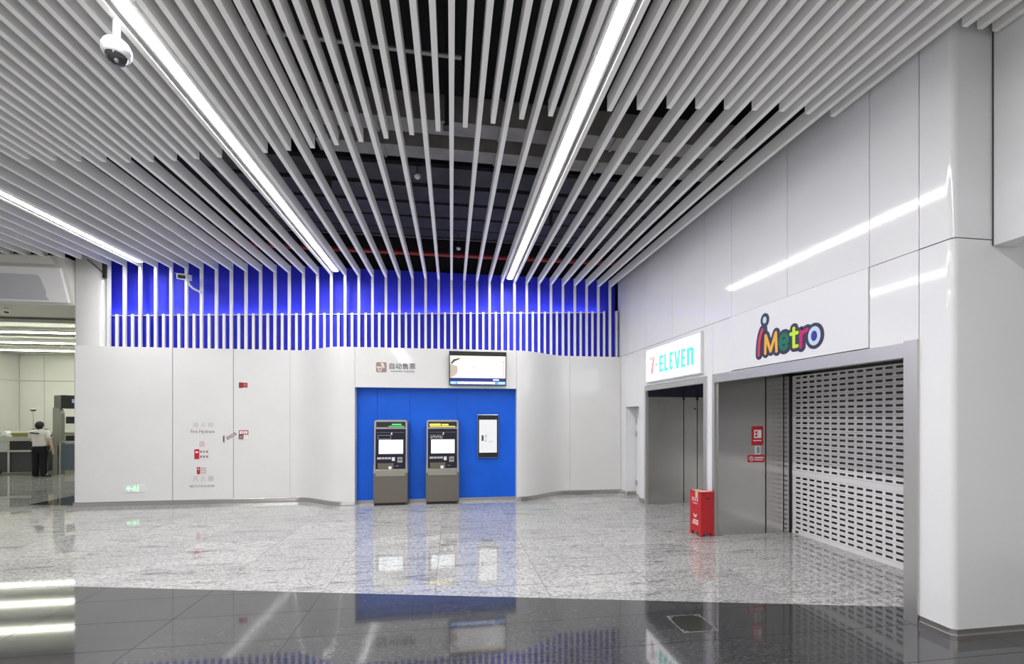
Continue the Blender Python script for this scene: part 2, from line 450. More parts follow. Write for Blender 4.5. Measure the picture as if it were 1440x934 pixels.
B(XA, XB, YUP, YUP+.02, ZW, 5.17).build('upper_blue_board', BLUE_UP, wall_back)
led = thing('cove_light', 'thin cove light strip glowing along the foot of the blue screen', 'light strip', (0,0,0))
MB().prism([(XA,YLO+.06,zdiv(XA)-.03),(3.6,YLO+.06,zdiv(3.6)-.03),(3.6,YLO+.06,zdiv(3.6)-.018),(XA,YLO+.06,zdiv(XA)-.018)],(0,.02,0)).build('light_strip', LEDM, led)
MB().prism([(XA,YLO+.055,zdiv(XA)-.05),(3.6,YLO+.055,zdiv(3.6)-.05),(3.6,YLO+.055,zdiv(3.6)-.03),(XA,YLO+.055,zdiv(XA)-.03)],(0,.13,0)).build('strip_channel', FINW, led)
# white column left of the screen
mb = MB(); ra = .14
arc = [(-7.50,10.5),(-7.50,YL+.04),(-7.49,YL+.03)]+[(-7.10+ra*math.sin(a*PI/12), YL+.03+ra-ra*math.cos(a*PI/12)) for a in range(7)]+[(-6.96,9.885)]
mb.grid([[(x,y,ZW+.006) for x,y in arc],[(x,y,5.1) for x,y in arc]],0,True)
mb.build('column_cladding', WHITE, wall_back)
B(-7.44,-6.99,YL+.09,9.9,ZW-.004,ZW+.008).build('panel_joint', GASKET, wall_back)
B(-6.958,-6.945,9.77,9.84,3.24,5.0).build('panel_joint', BLACK, wall_back)
MB().tube([(-7.25,9.69,4.98),(-6.95,9.70,4.70)], .010, 8).build('brace_rod', BLK, wall_back)
B(-6.985,-6.925,9.69,9.735,4.62,4.92).build('brace_bracket', BLK, wall_back)

# skirting of the back wall
base = MB()
def skirting(xs, m, name, parent):
    prof = [(.0,.088),(.016,.086),(.020,.076),(.020,.040),(.026,.030),(.026,.0)]
    rows = [[(x, plan(x)-d, z) for x in xs] for d, z in prof]
    mb = MB().grid(rows, 0, True); o = mb.build(name, m, parent)
    return fix_normals(o)
baseb = struct('baseboard_back', B(-7.47, -7.46, YL+.002, YL+.03, 0, .085), KICK, 'low stainless steel skirting along the white wall')
for a, b in ((-7.50,-5.70),(-5.70,-4.54),(-4.54,-3.42),(-3.42,XR0),(XR1,2.75),(2.75,3.995)):
    skirting([a+(b-a)*k/40 for k in range(41)], KICK, 'skirting_run', baseb)

# ================================================================== RIGHT WALL
XW = 4.0
wall_right = struct('wall_right', B(5.62, 5.8, 2.95, 10.3, 0, 6.6), mat('bare_wall_grey', (.30,.30,.29), .8), 'white panelled shop wall with two recessed steel entrances')
def rpanel(y0, y1, z0, z1, m=WHITE_R, th=.04, x=XW, name='wall_panel', g=.003):
    return B(x, x+th, y0+g, y1-g, z0+g, z1-g).build(name, m, wall_right, .002, 1)
ZS = 3.25
UP = [3.158,3.60,4.62,5.65,6.31,7.31,8.37,9.90]
for a, b in zip(UP, UP[1:]): rpanel(a, b, ZS, 5.12)
B(XW+.03, XW+.05, 2.94, 9.95, 2.46, 5.1).build('panel_joint', GASKET, wall_right)
rpanel(3.158, 3.60, 2.462, ZS)
rpanel(3.60, 5.65, 2.47, ZS, SIGNW, .05, XW-.012, 'sign_panel')
rpanel(5.65, 6.09, 2.46, ZS)
mbx = MB().box(XW, XW+.05, 6.09, 6.24, .0, ZS-.003); mbx.build('wall_panel', WHITE_R, wall_right)
rpanel(6.24, 8.43, 2.445, ZS)
B(XW, XW+.30, 8.43, 8.715, .0, ZS-.003).build('wall_panel', WHITE_R, wall_right)
rpanel(8.715, 9.42, 2.035, ZS, th=.30)
B(XW, XW+.30, 9.42, 9.95, .0, ZS-.003).build('wall_panel', WHITE_R, wall_right)
# pillar at the near end: one rounded casing below, one above
def pillar(z0, z1, x1):
    r = .045; y0 = 2.90
    arc = [(XW, 3.155),(XW, y0+r+.01)]+[(XW+r-r*math.cos(a*PI/12), y0+r-r*math.sin(a*PI/12)) for a in range(7)]+[(XW+r+.01, y0),(x1, y0)]
    mb = MB()
    a0 = arc[:2]; a1 = arc[1:-1]; a2 = arc[-2:]
    for aa, smo in ((a0,False),(a1,True),(a2,False)):
        mb.grid([[(x,y,z0) for x,y in aa],[(x,y,z1) for x,y in aa]],0,smo)
    mb.face([(x,y,z1) for x,y in arc]+[(x1,3.155,z1)]); mb.face([(x,y,z0) for x,y in arc]+[(x1,3.155,z0)])
    return fix_normals(mb.build('pillar_casing', WHITE_R, wall_right))
pillar(.085, ZS-.006, 6.6)
pillar(ZS+.004, 5.3, 4.42)
B(XW+.02, 4.42, 2.93, 3.15, ZS-.01, ZS+.008).build('panel_joint', GASKET, wall_right)
# bulkhead that continues toward the viewer above head height
B(4.37, 4.60, -7.5, 2.895, 3.20, 5.3).build('bulkhead_cladding', WHITE_R, wall_right)
B(4.367, 4.37, 2.888, 2.896, 3.20, 5.3).build('panel_joint', GASKET, wall_right)
# linings of the entrances
B(XW+.05, 5.62, 6.12, 6.22, 0, 3.0).build('party_wall', BLACK, wall_right)
B(XW+.05, 5.62, 3.0, 6.12, 2.47, 2.5).build('entrance_soffit', STEEL_D, wall_right)
B(XW+.05, 5.62, 6.22, 8.45, 2.62, 2.65).build('entrance_soffit', WHITE_R, wall_right)
B(XW+.29, 5.62, 8.44, 8.5, 0, 3.0).build('party_wall', BLACK, wall_right)
# steel linings seen inside each entrance
for (a, b) in ((XW+.03, 4.815),(4.835, 5.123),(5.141, 5.50)):
    B(a, b, 6.0, 6.03, 0.0, 2.46).build('lining_panel', STEEL_D, wall_right)
B(XW+.05, 5.5, 6.035, 6.05, 0, 2.46).build('lining_gap', BLACK, wall_right)
for (a, b) in ((XW+.03, 4.810),(4.828, 5.115),(5.131, 5.50)):
    B(a, b, 8.35, 8.38, 0.0, 2.22).build('lining_panel', STEEL_W, wall_right)
B(XW+.03, 5.5, 8.345, 8.38, 2.22, 2.62).build('lining_header', mat('header_navy', (.02,.022,.05), .3), wall_right)
B(XW+.05, 5.5, 8.385, 8.40, 0, 2.62).build('lining_gap', BLACK, wall_right)
for x in (4.819, 5.123): B(x-.012, x+.012, 8.325, 8.345, 2.16, 2.36).build('door_guide', BLK, wall_right)
B(5.50, 5.53, 6.22, 8.4, 0, 2.62).build('lining_panel', CREAM, wall_right)  # unseen cream lining, added to brighten the reflection in the steel
B(XW+.06, 5.50, 6.22, 6.24, 0, 2.62).build('lining_panel', CREAM, wall_right)  # second unseen cream lining, added for the steel to mirror
# white service door in its recess
door = struct('door_1', B(XW+.25, XW+.29, 8.72, 9.415, .01, 2.03), WHITE_R, 'narrow white service door deep in its recess')
for z in (1.72, 1.42, .28): B(XW+.232, XW+.25, 9.36, 9.40, z-.06, z+.06).build('hinge', STEEL, door)
# portal frames
trim1 = struct('trim_1', B(XW-.018, XW+.05, 3.27, 6.03, 2.33, 2.462), STEEL_L, 'brushed steel frame around the entrance with the white shutter', .003)
B(XW-.022, XW+.16, 3.155, 3.27, 0, 2.478).build('jamb', STEEL_L, trim1, .003)
B(XW-.018, XW+.05, 6.03, 6.09, 0, 2.462).build('jamb', STEEL_L, trim1, .003)
B(XW+.05, 5.62, 3.157, 3.25, 0, 2.47).build('return_lining', STEEL_D, trim1)
trim2 = struct('trim_2', B(XW-.018, XW+.05, 6.24, 8.43, 2.345, 2.44), STEEL_L, 'brushed steel frame around the entrance below the lit sign', .003)
B(XW-.018, XW+.05, 6.24, 6.325, 0, 2.345).build('jamb', STEEL_L, trim2, .003)
B(XW-.018, XW+.05, 8.36, 8.43, 0, 2.345).build('jamb', STEEL_L, trim2, .003)
# skirting
baser = struct('baseboard_right', B(XW-.02, XW, 8.435, 8.70, 0, .085), KICK, 'low stainless steel skirting along the shop wall and pillar')
B(XW-.02, XW, 9.43, 9.69, 0, .085).build('skirting_run', KICK, baser)
B(XW+.02, XW+.25, 9.40, 9.42, 0, .085).build('skirting_run', KICK, baser)
mb = MB()
def lpath(d, z0, z1):
    p = [(XW-d, 3.15),(XW-d, 2.93-d),(XW+.03-d, 2.90-d),(6.6, 2.90-d)]
    return mb.grid([[(x,y,z0) for x,y in p],[(x,y,z1) for x,y in p]],0,False)
lpath(.006, .045, .09); lpath(.02, 0, .045)
p0 = [(XW-.006,3.15),(XW-.006,2.924),(XW+.024,2.894),(6.6,2.894)]; p1 = [(XW-.02,3.15),(XW-.02,2.91),(XW+.01,2.88),(6.6,2.88)]
mb.grid([[(x,y,.045) for x,y in p0],[(x,y,.045) for x,y in p1]],0,False)
mb.grid([[(x,y,.09) for x,y in p0],[(x+.03,y+.03,.09) for x,y in p0]],0,False)
fix_normals(mb.build('skirting_run', KICK, baser))

# ---------------------------------------------------------------- roller shutter
XSH = 5.27; SP = .0768; SL = 2.72; YS0 = 3.262
shutter = thing('roller_shutter', 'white perforated roller shutter closing the deep shop entrance', 'shutter', (XSH, YS0, 0))
def slat_mesh(holes=True, h=SP):
    mb = MB(); g = .0012; z0, z1 = g, h-g; hz0, hz1 = h/2-.0155, h/2+.0155; hw = .088; th = .006
    if not holes:
        mb.box(0, th, 0, SL, z0, z1); return mb.mesh('shutter_slat', GALV)
    f = lambda y0,y1,a,b: mb.face([(0,y1,a),(0,y0,a),(0,y0,b),(0,y1,b)])
    f(0,SL,z0,hz0); f(0,SL,hz1,z1)
    mb.face([(0,0,z1),(0,SL,z1),(th,SL,z1),(th,0,z1)][::-1]); mb.face([(0,0,z0),(0,SL,z0),(th,SL,z0),(th,0,z0)])
    y = 0; n = int(SL/.125); off = (SL-n*.125)/2
    prev = 0
    for k in range(n):
        a = off+.125*k+.018; b = a+hw
        f(prev, a, hz0, hz1); prev = b
        mb.face([(0,a,hz0),(0,b,hz0),(th,b,hz0),(th,a,hz0)]); mb.face([(0,a,hz1),(th,a,hz1),(th,b,hz1),(0,b,hz1)])
        mb.face([(0,a,hz0),(th,a,hz0),(th,a,hz1),(0,a,hz1)]); mb.face([(0,b,hz0),(0,b,hz1),(th,b,hz1),(th,b,hz0)])
    f(prev, SL, hz0, hz1)
    return mb.mesh('shutter_slat', GALV)
sm_ = slat_mesh()
for i in range(0, 31):
    if i == 11:
        o = bpy.data.objects.new('lock_rail', slat_mesh(False)); C.objects.link(o); o.parent = shutter; o.location = (-.004, 0, .062+SP*i)
        B(-.014, 0, .93, 1.02, .025, .05).build('lock', STEEL, o)
        continue
    o = bpy.data.objects.new('shutter_slat', sm_); C.objects.link(o); o.parent = shutter; o.location = (0, 0, .062+SP*i)
br = B(-.006, .014, 0, SL, .0, .060).build('bottom_rail', GALV, shutter, .002)
MB().tube([(-.008,.80,.028),(-.035,.83,.030),(-.035,1.02,.030),(-.008,1.05,.028)], .006, 6).build('pull_handle', STEEL, br)
B(-.012,-.006,SL-.12,SL-.07,.02,.05).build('rail_lock', BLK, br)
B(-.03, .04, SL, SL+.013, 0, 2.46).build('guide_channel', BLK, shutter)

# ---------------------------------------------------------------- lit shop sign
RW = (PI/2, 0, -PI/2)
sign = thing('lit_shop_sign', 'glowing white sign box with teal capitals above steel entrance', 'sign', (XW, 8.27, 0), (0,0,-PI/2))
# local x runs along the wall toward the viewer, local -y points into the room
B(0, 1.91, -.045, 0, 2.53, 3.157).build('sign_face', SIGNLIT, sign)
for (a,b,c,d) in ((-.025,1.935,2.505,2.53),(-.025,1.935,3.157,3.182),(-.025,0,2.53,3.157),(1.91,1.935,2.53,3.157)):
    B(a,b,-.05,0,c,d).build('sign_frame', SIGNW, sign)
TEAL = mat('teal_lettering', (.03,.5,.38), .4, emit=(.16,.80,.64), es=.62)
PINK = mat('pink_lettering', (.7,.1,.15), .4, emit=(.9,.28,.36), es=.6)
PALE = mat('pale_lettering', (.6,.25,.2), .4, emit=(.98,.55,.48), es=.6)
def barset(bars, m, name, par, y0=-.045, d=.004):
    mb = MB()
    for poly in bars: mb.prism([(x, y0, z) for x, z in poly], (0,-d,0))
    return fix_normals(mb.build(name, m, par))
def R_(x0,x1,z0,z1): return [(x0,z0),(x1,z0),(x1,z1),(x0,z1)]
barset([R_(.13,.35,2.945,3.0)], PALE, 'numeral_bar', sign)
barset([[(.28,2.945),(.35,2.945),(.30,2.80),(.275,2.66),(.20,2.66),(.225,2.79)]], PINK, 'numeral', sign)
barset([R_(.38,.46,2.805,2.85)], TEAL, 'dash', sign)
def letter_E(x0,x1,z0,z1): return [R_(x0,x0+.062,z0,z1),R_(x0+.062,x1,z0,z0+.062),R_(x0+.062,x1,z1-.062,z1),R_(x0+.062,x1-.015,(z0+z1)/2-.03,(z0+z1)/2+.03)]
barset(letter_E(.545,.695,2.665,2.985), TEAL, 'letter', sign)
barset([R_(.74,.805,2.662,2.995),R_(.805,.875,2.662,2.726)], TEAL, 'letter', sign)
barset(letter_E(.93,1.055,2.667,2.99), TEAL, 'letter', sign)
barset([[(1.10,2.985),(1.165,2.985),(1.215,2.76),(1.215,2.662),(1.175,2.662)],[(1.215,2.662),(1.25,2.662),(1.305,2.985),(1.245,2.985),(1.215,2.76)]], TEAL, 'letter', sign)
barset(letter_E(1.333,1.468,2.66,2.985), TEAL, 'letter', sign)
barset([R_(1.515,1.60,2.667,2.972),R_(1.64,1.725,2.667,2.94),[(1.60,2.915),(1.64,2.915),(1.64,2.94),(1.69,2.972),(1.60,2.972)],[(1.64,2.94),(1.725,2.94),(1.69,2.972)]], TEAL, 'letter', sign)

# ---------------------------------------------------------------- coloured logo sign
logo = thing('metro_logo_sign', 'colourful rounded letter logo with navy outline on white sign panel', 'sign', (XW-.012, 5.1, 0), (0,0,-PI/2))
SK = [0]
def stroke(mb, pts, r, y0, d, n=18):
    P = [Vector((p[0], p[1])) for p in pts]
    for k, p in enumerate(P):
        SK[0] += 1; d += .00003
        mb.prism([(p.x+r*math.cos(2*PI*a/n), y0, p.y+r*math.sin(2*PI*a/n)) for a in range(n)], (0,-d,0))
    for a, b in zip(P, P[1:]):
        t = (b-a).normalized(); q = Vector((-t.y, t.x))*r; d += .00003
        mb.prism([(v.x, y0, v.y) for v in (a+q, b+q, b-q, a-q)], (0,-d,0))
def ell(cx, cz, rx, rz, n=26, a0=0, a1=2*PI): return [(cx+rx*math.cos(a0+(a1-a0)*k/n), cz+rz*math.sin(a0+(a1-a0)*k/n)) for k in range(n+1)]
LET = {
 'i': ([[(.022,2.615),(.024,2.70),(.036,2.80),(.060,2.88),(.085,2.93)]], .022, (.62,.035,.10)),
 'm': ([[(.14,2.62),(.148,2.845),(.232,2.635),(.32,2.85),(.33,2.62)]], .021, (.82,.42,.05)),
 'e': ([ell(.452,2.715,.055,.085,22,0,1.78*PI),[(.40,2.715),(.507,2.715)]], .027, (.0,.16,.09)),
 't': ([[(.60,2.845),(.60,2.63),(.65,2.632)],[(.555,2.785),(.652,2.785)]], .021, (.56,.80,.03)),
 'r': ([[(.702,2.615),(.706,2.785)],[(.708,2.745),(.735,2.772),(.79,2.79)]], .023, (.50,.015,.14)),
}
NAVYP = mat('navy_outline', (.028,.03,.075), .45)
mb = MB()
for key, (sts, r, col) in LET.items():
    for s in sts: stroke(mb, s, r+.040, 0, .002+.0004*list(LET).index(key))
mb.prism([(x,0,z) for x,z in ell(.886,2.704,.122,.145)[:-1]], (0,-.0052,0))
mb.prism([(x,0,z) for x,z in ell(.128,3.05,.074,.088)[:-1]], (0,-.0054,0))
mb.prism([(.06,0,2.90),(.17,0,2.90),(.16,0,3.0),(.085,0,3.0)], (0,-.0056,0))
fix_normals(mb.build('logo_outline', NAVYP, logo))
for key, (sts, r, col) in LET.items():
    mb = MB()
    for q_, s in enumerate(sts): stroke(mb, s, r, -.004, .003+.0012*q_)
    fix_normals(mb.build('logo_letter', mat('logo_colour_'+key, col, .4), logo))
PBLUE = mat('logo_pale_blue', (.55,.68,.80), .4); DBLUE = mat('logo_ring_blue', (.03,.03,.30), .4)
fix_normals(MB().prism([(x,-.0052,z) for x,z in ell(.886,2.704,.082,.106)[:-1]], (0,-.003,0)).build('logo_letter', PBLUE, logo))
fix_normals(MB().prism([(x,-.008,z) for x,z in ell(.886,2.704,.039,.057)[:-1]], (0,-.002,0)).build('logo_letter_core', DBLUE, logo))
fix_normals(MB().prism([(x,-.004,z) for x,z in ell(.128,3.05,.033,.044)[:-1]], (0,-.003,0)).build('logo_dot', PBLUE, logo))

# ---------------------------------------------------------------- notices on the steel lining
def plate(par, name, x0, x1, z0, z1, m, y=0, d=.003): return B(x0, x1, y-d, y, z0, z1).build(name, m, par)
t = thing('red_notice', 'red notice with white pictogram panel on dark steel lining', 'notice', (4.585, 6.0, 1.37))
plate(t,'notice_board',0,.193,0,.292,REDP)
plate(t,'pictogram_panel',.04,.16,.11,.235,WHITEP,-.003)
plate(t,'pictogram',.055,.09,.13,.165,REDP,-.006,.001); plate(t,'pictogram',.055,.09,.18,.215,REDP,-.006,.001); plate(t,'pictogram',.10,.106,.12,.225,GREYP,-.006,.001)
plate(t,'caption',.025,.165,.065,.078,WHITEP,-.003,.001)
t = thing('call_panel', 'small pale call panel between two red notices', 'control panel', (4.639, 6.0, 1.228))
plate(t,'panel_plate',0,.097,0,.130,mat('panel_grey', (.62,.65,.65), .3)); plate(t,'panel_glass',.03,.075,.02,.115,mat('panel_glass_grey', (.25,.30,.32), .15),-.003)
t = thing('no_smoking_strip', 'long red no smoking strip with white symbol on steel lining', 'notice', (4.519, 6.0, 1.105))
plate(t,'strip_board',0,.285,0,.114,REDP)
fix_normals(MB().prism([(x,-.003,z) for x,z in ell(.06,.057,.036,.036)[:-1]], (0,-.001,0)).build('symbol_ring', WHITEP, t))
fix_normals(MB().prism([(x,-.004,z) for x,z in ell(.06,.057,.027,.027)[:-1]], (0,-.001,0)).build('symbol_field', REDP, t))
fix_normals(MB().prism([(.037,-.005,.077),(.043,-.005,.083),(.083,-.005,.037),(.077,-.005,.031)], (0,-.001,0)).build('symbol_slash', WHITEP, t))
for k in range(8): plate(t,'caption',.112+.02*k,.127+.02*k,.062,.082,WHITEP,-.003,.001)
for k in range(6): plate(t,'caption',.115+.024*k,.134+.024*k,.030,.046,WHITEP,-.003,.001)
t = thing('door_mark', 'small dark lettered mark high on the steel lining under the lit sign', 'label', (4.31, 8.35, 2.02))
for k in range(7): plate(t,'mark',.026*k,.026*k+.02,0,.03,GREYP)
t = thing('door_button', 'tiny round button on the narrow steel lining strip', 'button', (5.07, 8.35, 1.98))
MB().lathe([(.0005,-.012),(.016,-.012),(.02,0),(.0005,0)],(0,0,0),14,0,'y').build('button_cap', DARKP, t)

# ---------------------------------------------------------------- red collection box
box = thing('collection_box', 'red metal collection box with taped top beside the steel jamb', 'box', (3.705, 5.945, 0), (0,0,.04))
BW, BD, BH = .225, .275, .655
B(0,BW,0,BD,.05,BH).build('box_body', RED, box, .004)
for (a,b) in ((0,0),(BW-.045,0),(0,BD-.045),(BW-.045,BD-.045)): B(a,a+.045,b,b+.045,0,.05).build('foot', RED, box)
B(-.006,BW+.006,-.006,BD+.006,BH,BH+.018).build('lid', RED, box, .003)
B(.09,.16,-.002,.003,.565,.583).build('hand_slot', BLK, box)
B(-.0015,0,.008,BD-.008,.42,.424).build('seam', mat('dark_red_joint',(.2,.005,.008),.5), box)
tp = MB().box(.01,.13,.02,BD-.02,BH+.018,BH+.021).box(-.008,-.006,.06,.125,BH-.075,BH+.02); tp.box(-.008,.02,.06,.125,BH+.018,BH+.0205)
tp.build('tape', TAN, box)
B(.06,.20,.03,.12,BH+.019,BH+.0225).build('paper_scrap', mat('paper_pink',(.75,.55,.55),.7), box)
def side(y0,y1,z0,z1,name): B(-.0015,0,y0,y1,z0,z1).build(name, WHITEP, box)
for k in range(4): side(.075+.042*k,.087+.042*k,.515,.575,'print_mark')
side(.09,.20,.480,.488,'print_line')
leaf = MB()
for s in (-1,1): leaf.prism([(-.0015, .14+s*u, z) for u,z in ((.002,.265),(.03,.285),(.042,.325),(.012,.31))],(.001,0,0))
fix_normals(leaf.build('leaf_emblem', WHITEP, box))
for k in range(3): side(.06,.215-.012*k,.165+.028*k,.178+.028*k,'print_line')

# ---------------------------------------------------------------- floor hatch
hatch = thing('floor_hatch', 'square steel framed access hatch set in the dark granite', 'hatch', (1.925, 3.33, 0), (0,0,-.02))
B(0,.295,0,.285,.0003,.0022).build('hatch_cover', mat('hatch_infill',(.035,.036,.03),.12,0,.3), hatch)
for (a,b,c,d) in ((-.008,.303,-.008,0),(-.008,.303,.285,.293),(-.008,0,0,.285),(.295,.303,0,.285)): B(a,b,c,d,.0003,.003).build('hatch_rim', STEEL, hatch)
for (cx,cy,sx,sy) in ((0,0,1,1),(.295,.285,-1,-1),(.295,0,-1,1),(0,.285,1,-1)):
    fix_normals(MB().prism([(cx,cy,.0022),(cx+.055*sx,cy,.0022),(cx,cy+.055*sy,.0022)],(0,0,.0008)).build('corner_plate', STEEL, hatch))
    MB().lathe([(.012,0),(.012,.0006),(.0005,.0006)],(cx+.018*sx,cy+.018*sy,.003),12).build('lift_hole', BLK, hatch)

# ================================================================== THINGS ON THE BACK WALL
def ticket_machine(x, label, led, ledbars, scribble):
    t = thing('ticket_machine', label, 'ticket machine', (x, 8.96, 0), group='ticket machines in the blue recess')
    w, D = .68, .305
    # plinth, lower cabinet
    B(.01, w-.01, .03, D, 0, .055).build('plinth', BLK, t)
    B(0, w, 0, D, .055, .66).build('lower_cabinet', STEEL_M, t, .006)
    # upper frame leaning back a little
    def yy(z): return .0+.05*(z-.66)/1.08
    out = []
    r = .045; zt = 1.745
    for a in range(7): out.append((w-r-.012+r*math.sin(a*PI/12), zt-r+r*math.cos(a*PI/12)))
    outl = [(w-.0,.66),(w-.012,.95)]
    P = [(0.0,.66),(w,.66),(w-.012,.95)]+out[::-1]+[(w-u,z) for u,z in out]+[(.012,.95)]
    mb = MB(); n = len(P)
    F = [(x_,yy(z_),z_) for x_,z_ in P]; K = [(x_,D,z_) for x_,z_ in P]
    mb.face(F); mb.face(K[::-1])
    for k in range(n): mb.face([F[k],F[(k+1)%n],K[(k+1)%n],K[k]])
    fix_normals(mb.build('upper_housing', STEEL_S, t))
    def pl(name, x0,x1,z0,z1,m,d=.004,par=None,e=0):
        mb = MB(); a = [(x0,yy(z0)-e,z0),(x1,yy(z0)-e,z0),(x1,yy(z1)-e,z1),(x0,yy(z1)-e,z1)]
        return fix_normals(mb.prism(a,(0,-d,0)).build(name,m,par or t))
    h = pl('header_display', .05,.632,1.598,1.707,BLK)
    for (a,b,c,d_) in ledbars: pl('led_text',a,b,c,d_,led,.001,None,.004)
    pl('front_panel',.042,.638,.745,1.562,NAVY)
    pl('trim_line',.065,.615,1.488,1.492,GREYP,.001,None,.004)
    pl('marker_tab',.345,.368,1.44,1.49,WHITEP,.001,None,.004)
    f = pl('slogan_frame',.085,.345,1.355,1.435,GREYP,.001,None,.004)
    pl('slogan_field',.093,.337,1.363,1.427,NAVY,.001,f,.005)
    for q in range(scribble): pl('slogan_mark',.105+.045*q,.135+.045*q,1.375+.012*(q%2),1.405+.012*(q%2),PINKP,.001,f,.006)
    s = pl('touch_screen',.106,.588,1.055,1.34,SCREENW,.003,None,.004)
    for (a,b,c) in ((.17,.37,1.125),(.18,.32,1.145),(.19,.36,1.108),(.44,.53,1.20)): pl('screen_text',a,b,c,c+.006,mat('screen_grey',(.4,.45,.5),.4,emit=(.5,.6,.7),es=.5),.001,s,.007)
    for q,(a,b) in enumerate(((.075,.155),(.165,.22),(.23,.285),(.295,.345))): pl('button_label',a,b,.945,.985,PINKP,.001,None,.004)
    pl('card_slot',.365,.425,.91,.985,WPL,.004,None,.004)
    sl = pl('note_slot',.475,.575,.875,.985,STEEL_S,.008,None,.004)
    pl('slot_mouth',.495,.56,.925,.945,BLK,.002,sl,.012)
    tr = pl('tray_window',.085,.40,.735,.865,mat('tray_bronze',(.20,.18,.14),.25,.6),.003,None,.004)
    pl('tray_sticker',.30,.36,.745,.80,WHITEP,.001,tr,.007)
    pl('side_note',.44,.50,.80,.81,GREYP,.001,None,.004)
    d = B(.045,.635,-.022,.02,.60,.735).build('coin_tray_ledge', mat('ledge_silver', (.42,.40,.35), .35, .8), t, .006)
    MB().lathe([(.0005,-.012),(.012,-.01),(.012,0)],(w-.03,.03,.02),10,0,'y').build('floor_bolt', STEEL, t)
    return t
STEEL_M = mat('machine_steel', (.22,.205,.175), .40, .85)
STEEL_S = mat('machine_silver', (.42,.40,.37), .4, .7)
ticket_machine(-1.572, 'ticket machine with green header text in the blue recess', GREENL, ((.36,.55,1.645,1.665),(.30,.60,1.612,1.624)), 0)
ticket_machine(-.525, 'ticket machine with yellow header text beside the payment terminal', YELL, ((.075,.30,1.632,1.668),(.32,.46,1.632,1.662),(.08,.60,1.605,1.618)), 5)

t = thing('payment_terminal', 'black portrait touch terminal mounted on the blue recess wall', 'terminal', (.55, YB, .922))
tw, thh = .462, .94
B(0,tw,-.06,0,0,thh).build('terminal_case', mat('terminal_rim',(.45,.45,.46),.3,.8), t, .02)
B(.012,tw-.012,-.064,-.058,.012,thh-.012).build('glass_front', BLK, t, .012)
s = B(.04,tw-.04,-.067,-.064,.115,thh-.115).build('screen', SCREEND, t)
def sc(x0,x1,z0,z1,m): B(x0,x1,-.0685,-.067,z0,z1).build('screen_graphic', m, s)
PKL = mat('pink_graphic',(.8,.3,.35),.4,emit=(.85,.40,.45),es=.6); GKL = mat('grey_graphic',(.5,.5,.5),.4,emit=(.55,.56,.57),es=.6); DKL = mat('dark_graphic',(.08,.1,.1),.4)
for (a,b,c,d,m) in ((.13,.34,.74,.755,GKL),(.16,.163,.55,.70,PKL),(.16,.30,.55,.553,PKL),(.30,.303,.55,.66,PKL),(.20,.203,.57,.64,PKL),(.16,.27,.53,.537,PKL),(.09,.135,.37,.49,DKL),(.155,.21,.36,.495,WHITEP),(.165,.20,.487,.495,DKL),(.165,.20,.36,.368,DKL),(.25,.33,.47,.475,GKL),(.26,.34,.43,.435,GKL),(.25,.32,.40,.405,GKL),(.25,.34,.35,.356,DKL)): sc(a,b,c,d,m)

tv = thing('wall_television', 'wide television with white picture and blue ticker above the recess', 'television', (-.05, YM, 2.475), (.06,0,0))
B(0,1.20,-.075,-.02,0,.71).build('bezel', BLK, tv, .006)
B(.3,.9,-.02,.0,.2,.5).build('wall_bracket', BLK, tv)
s = B(.02,1.18,-.078,-.075,.155,.615).build('picture', mat('tv_white',(.25,.25,.25),.2,emit=(1,1,.98),es=.8), tv)
CR = mat('tv_cream',(.8,.7,.5),.4,emit=(.9,.75,.48),es=.7); TG = mat('tv_grey',(.4,.35,.3),.4,emit=(.42,.34,.27),es=.5); TB = mat('tv_skyblue',(.3,.5,.8),.4,emit=(.35,.55,.85),es=.7)
def g(poly,m): fix_normals(MB().prism([(x,-.078,z) for x,z in poly],(0,-.0015,0)).build('picture_patch', m, s))
g([(.02,.585),(1.18,.585),(1.18,.615),(.02,.615)],CR); g([(.62,.555),(.98,.555),(1.0,.585),(.62,.585)],CR)
g([(.02,.155),(.10,.19),(.16,.24),(.18,.32),(.17,.40),(.10,.42),(.02,.45)],TG)
g([(.03,.46),(.09,.54),(.22,.57),(.22,.545),(.12,.50),(.06,.44)],DKL)
g([(.96,.585),(1.16,.50),(1.17,.46),(1.06,.53)],mat('tv_midgrey',(.4,.4,.4),.4,emit=(.5,.5,.5),es=.5))
g([(.19,.19),(.20,.19),(.20,.56),(.19,.56)],CR); g([(.19,.185),(1.15,.185),(1.15,.195),(.19,.195)],CR); g([(1.14,.19),(1.155,.19),(1.155,.52),(1.14,.52)],TG)
for (x,z,w_,m) in ((.34,.39,.10,PKL),(.44,.36,.12,DKL),(.48,.43,.10,PKL),(.60,.40,.10,GKL),(.72,.43,.14,TB),(.82,.38,.10,TB),(.32,.30,.05,GKL),(.62,.28,.06,GKL),(.86,.26,.10,GKL),(.5,.24,.05,GKL)):
    g([(x,z),(x+w_*.5,z+.022),(x+w_,z),(x+w_*.5,z+.010)],m)
tk = B(.02,1.18,-.078,-.075,.02,.155).build('ticker', mat('tv_navy',(.02,.03,.12),.3,emit=(.015,.03,.16),es=.5), tv)
TKB = mat('tv_ticker_blue',(.1,.2,.7),.3,emit=(.13,.25,.80),es=.8)
B(.02,1.18,-.0795,-.078,.02,.085).build('ticker_band', TKB, tk)
TKW = mat('tv_ticker_white',(.8,.85,.9),.3,emit=(.85,.92,1),es=1.0)
x = .17
while x < .93:
    w_ = random.choice((.03,.045,.055)); B(x,x+w_,-.081,-.0795,.030+random.random()*.01,.070+random.random()*.008).build('ticker_mark', TKW, tk); x += w_+.010
B(.03,.14,-.081,-.0795,.030,.075).build('ticker_mark', TB, tk); B(1.03,1.17,-.081,-.0795,.028,.078).build('ticker_mark', TB, tk)
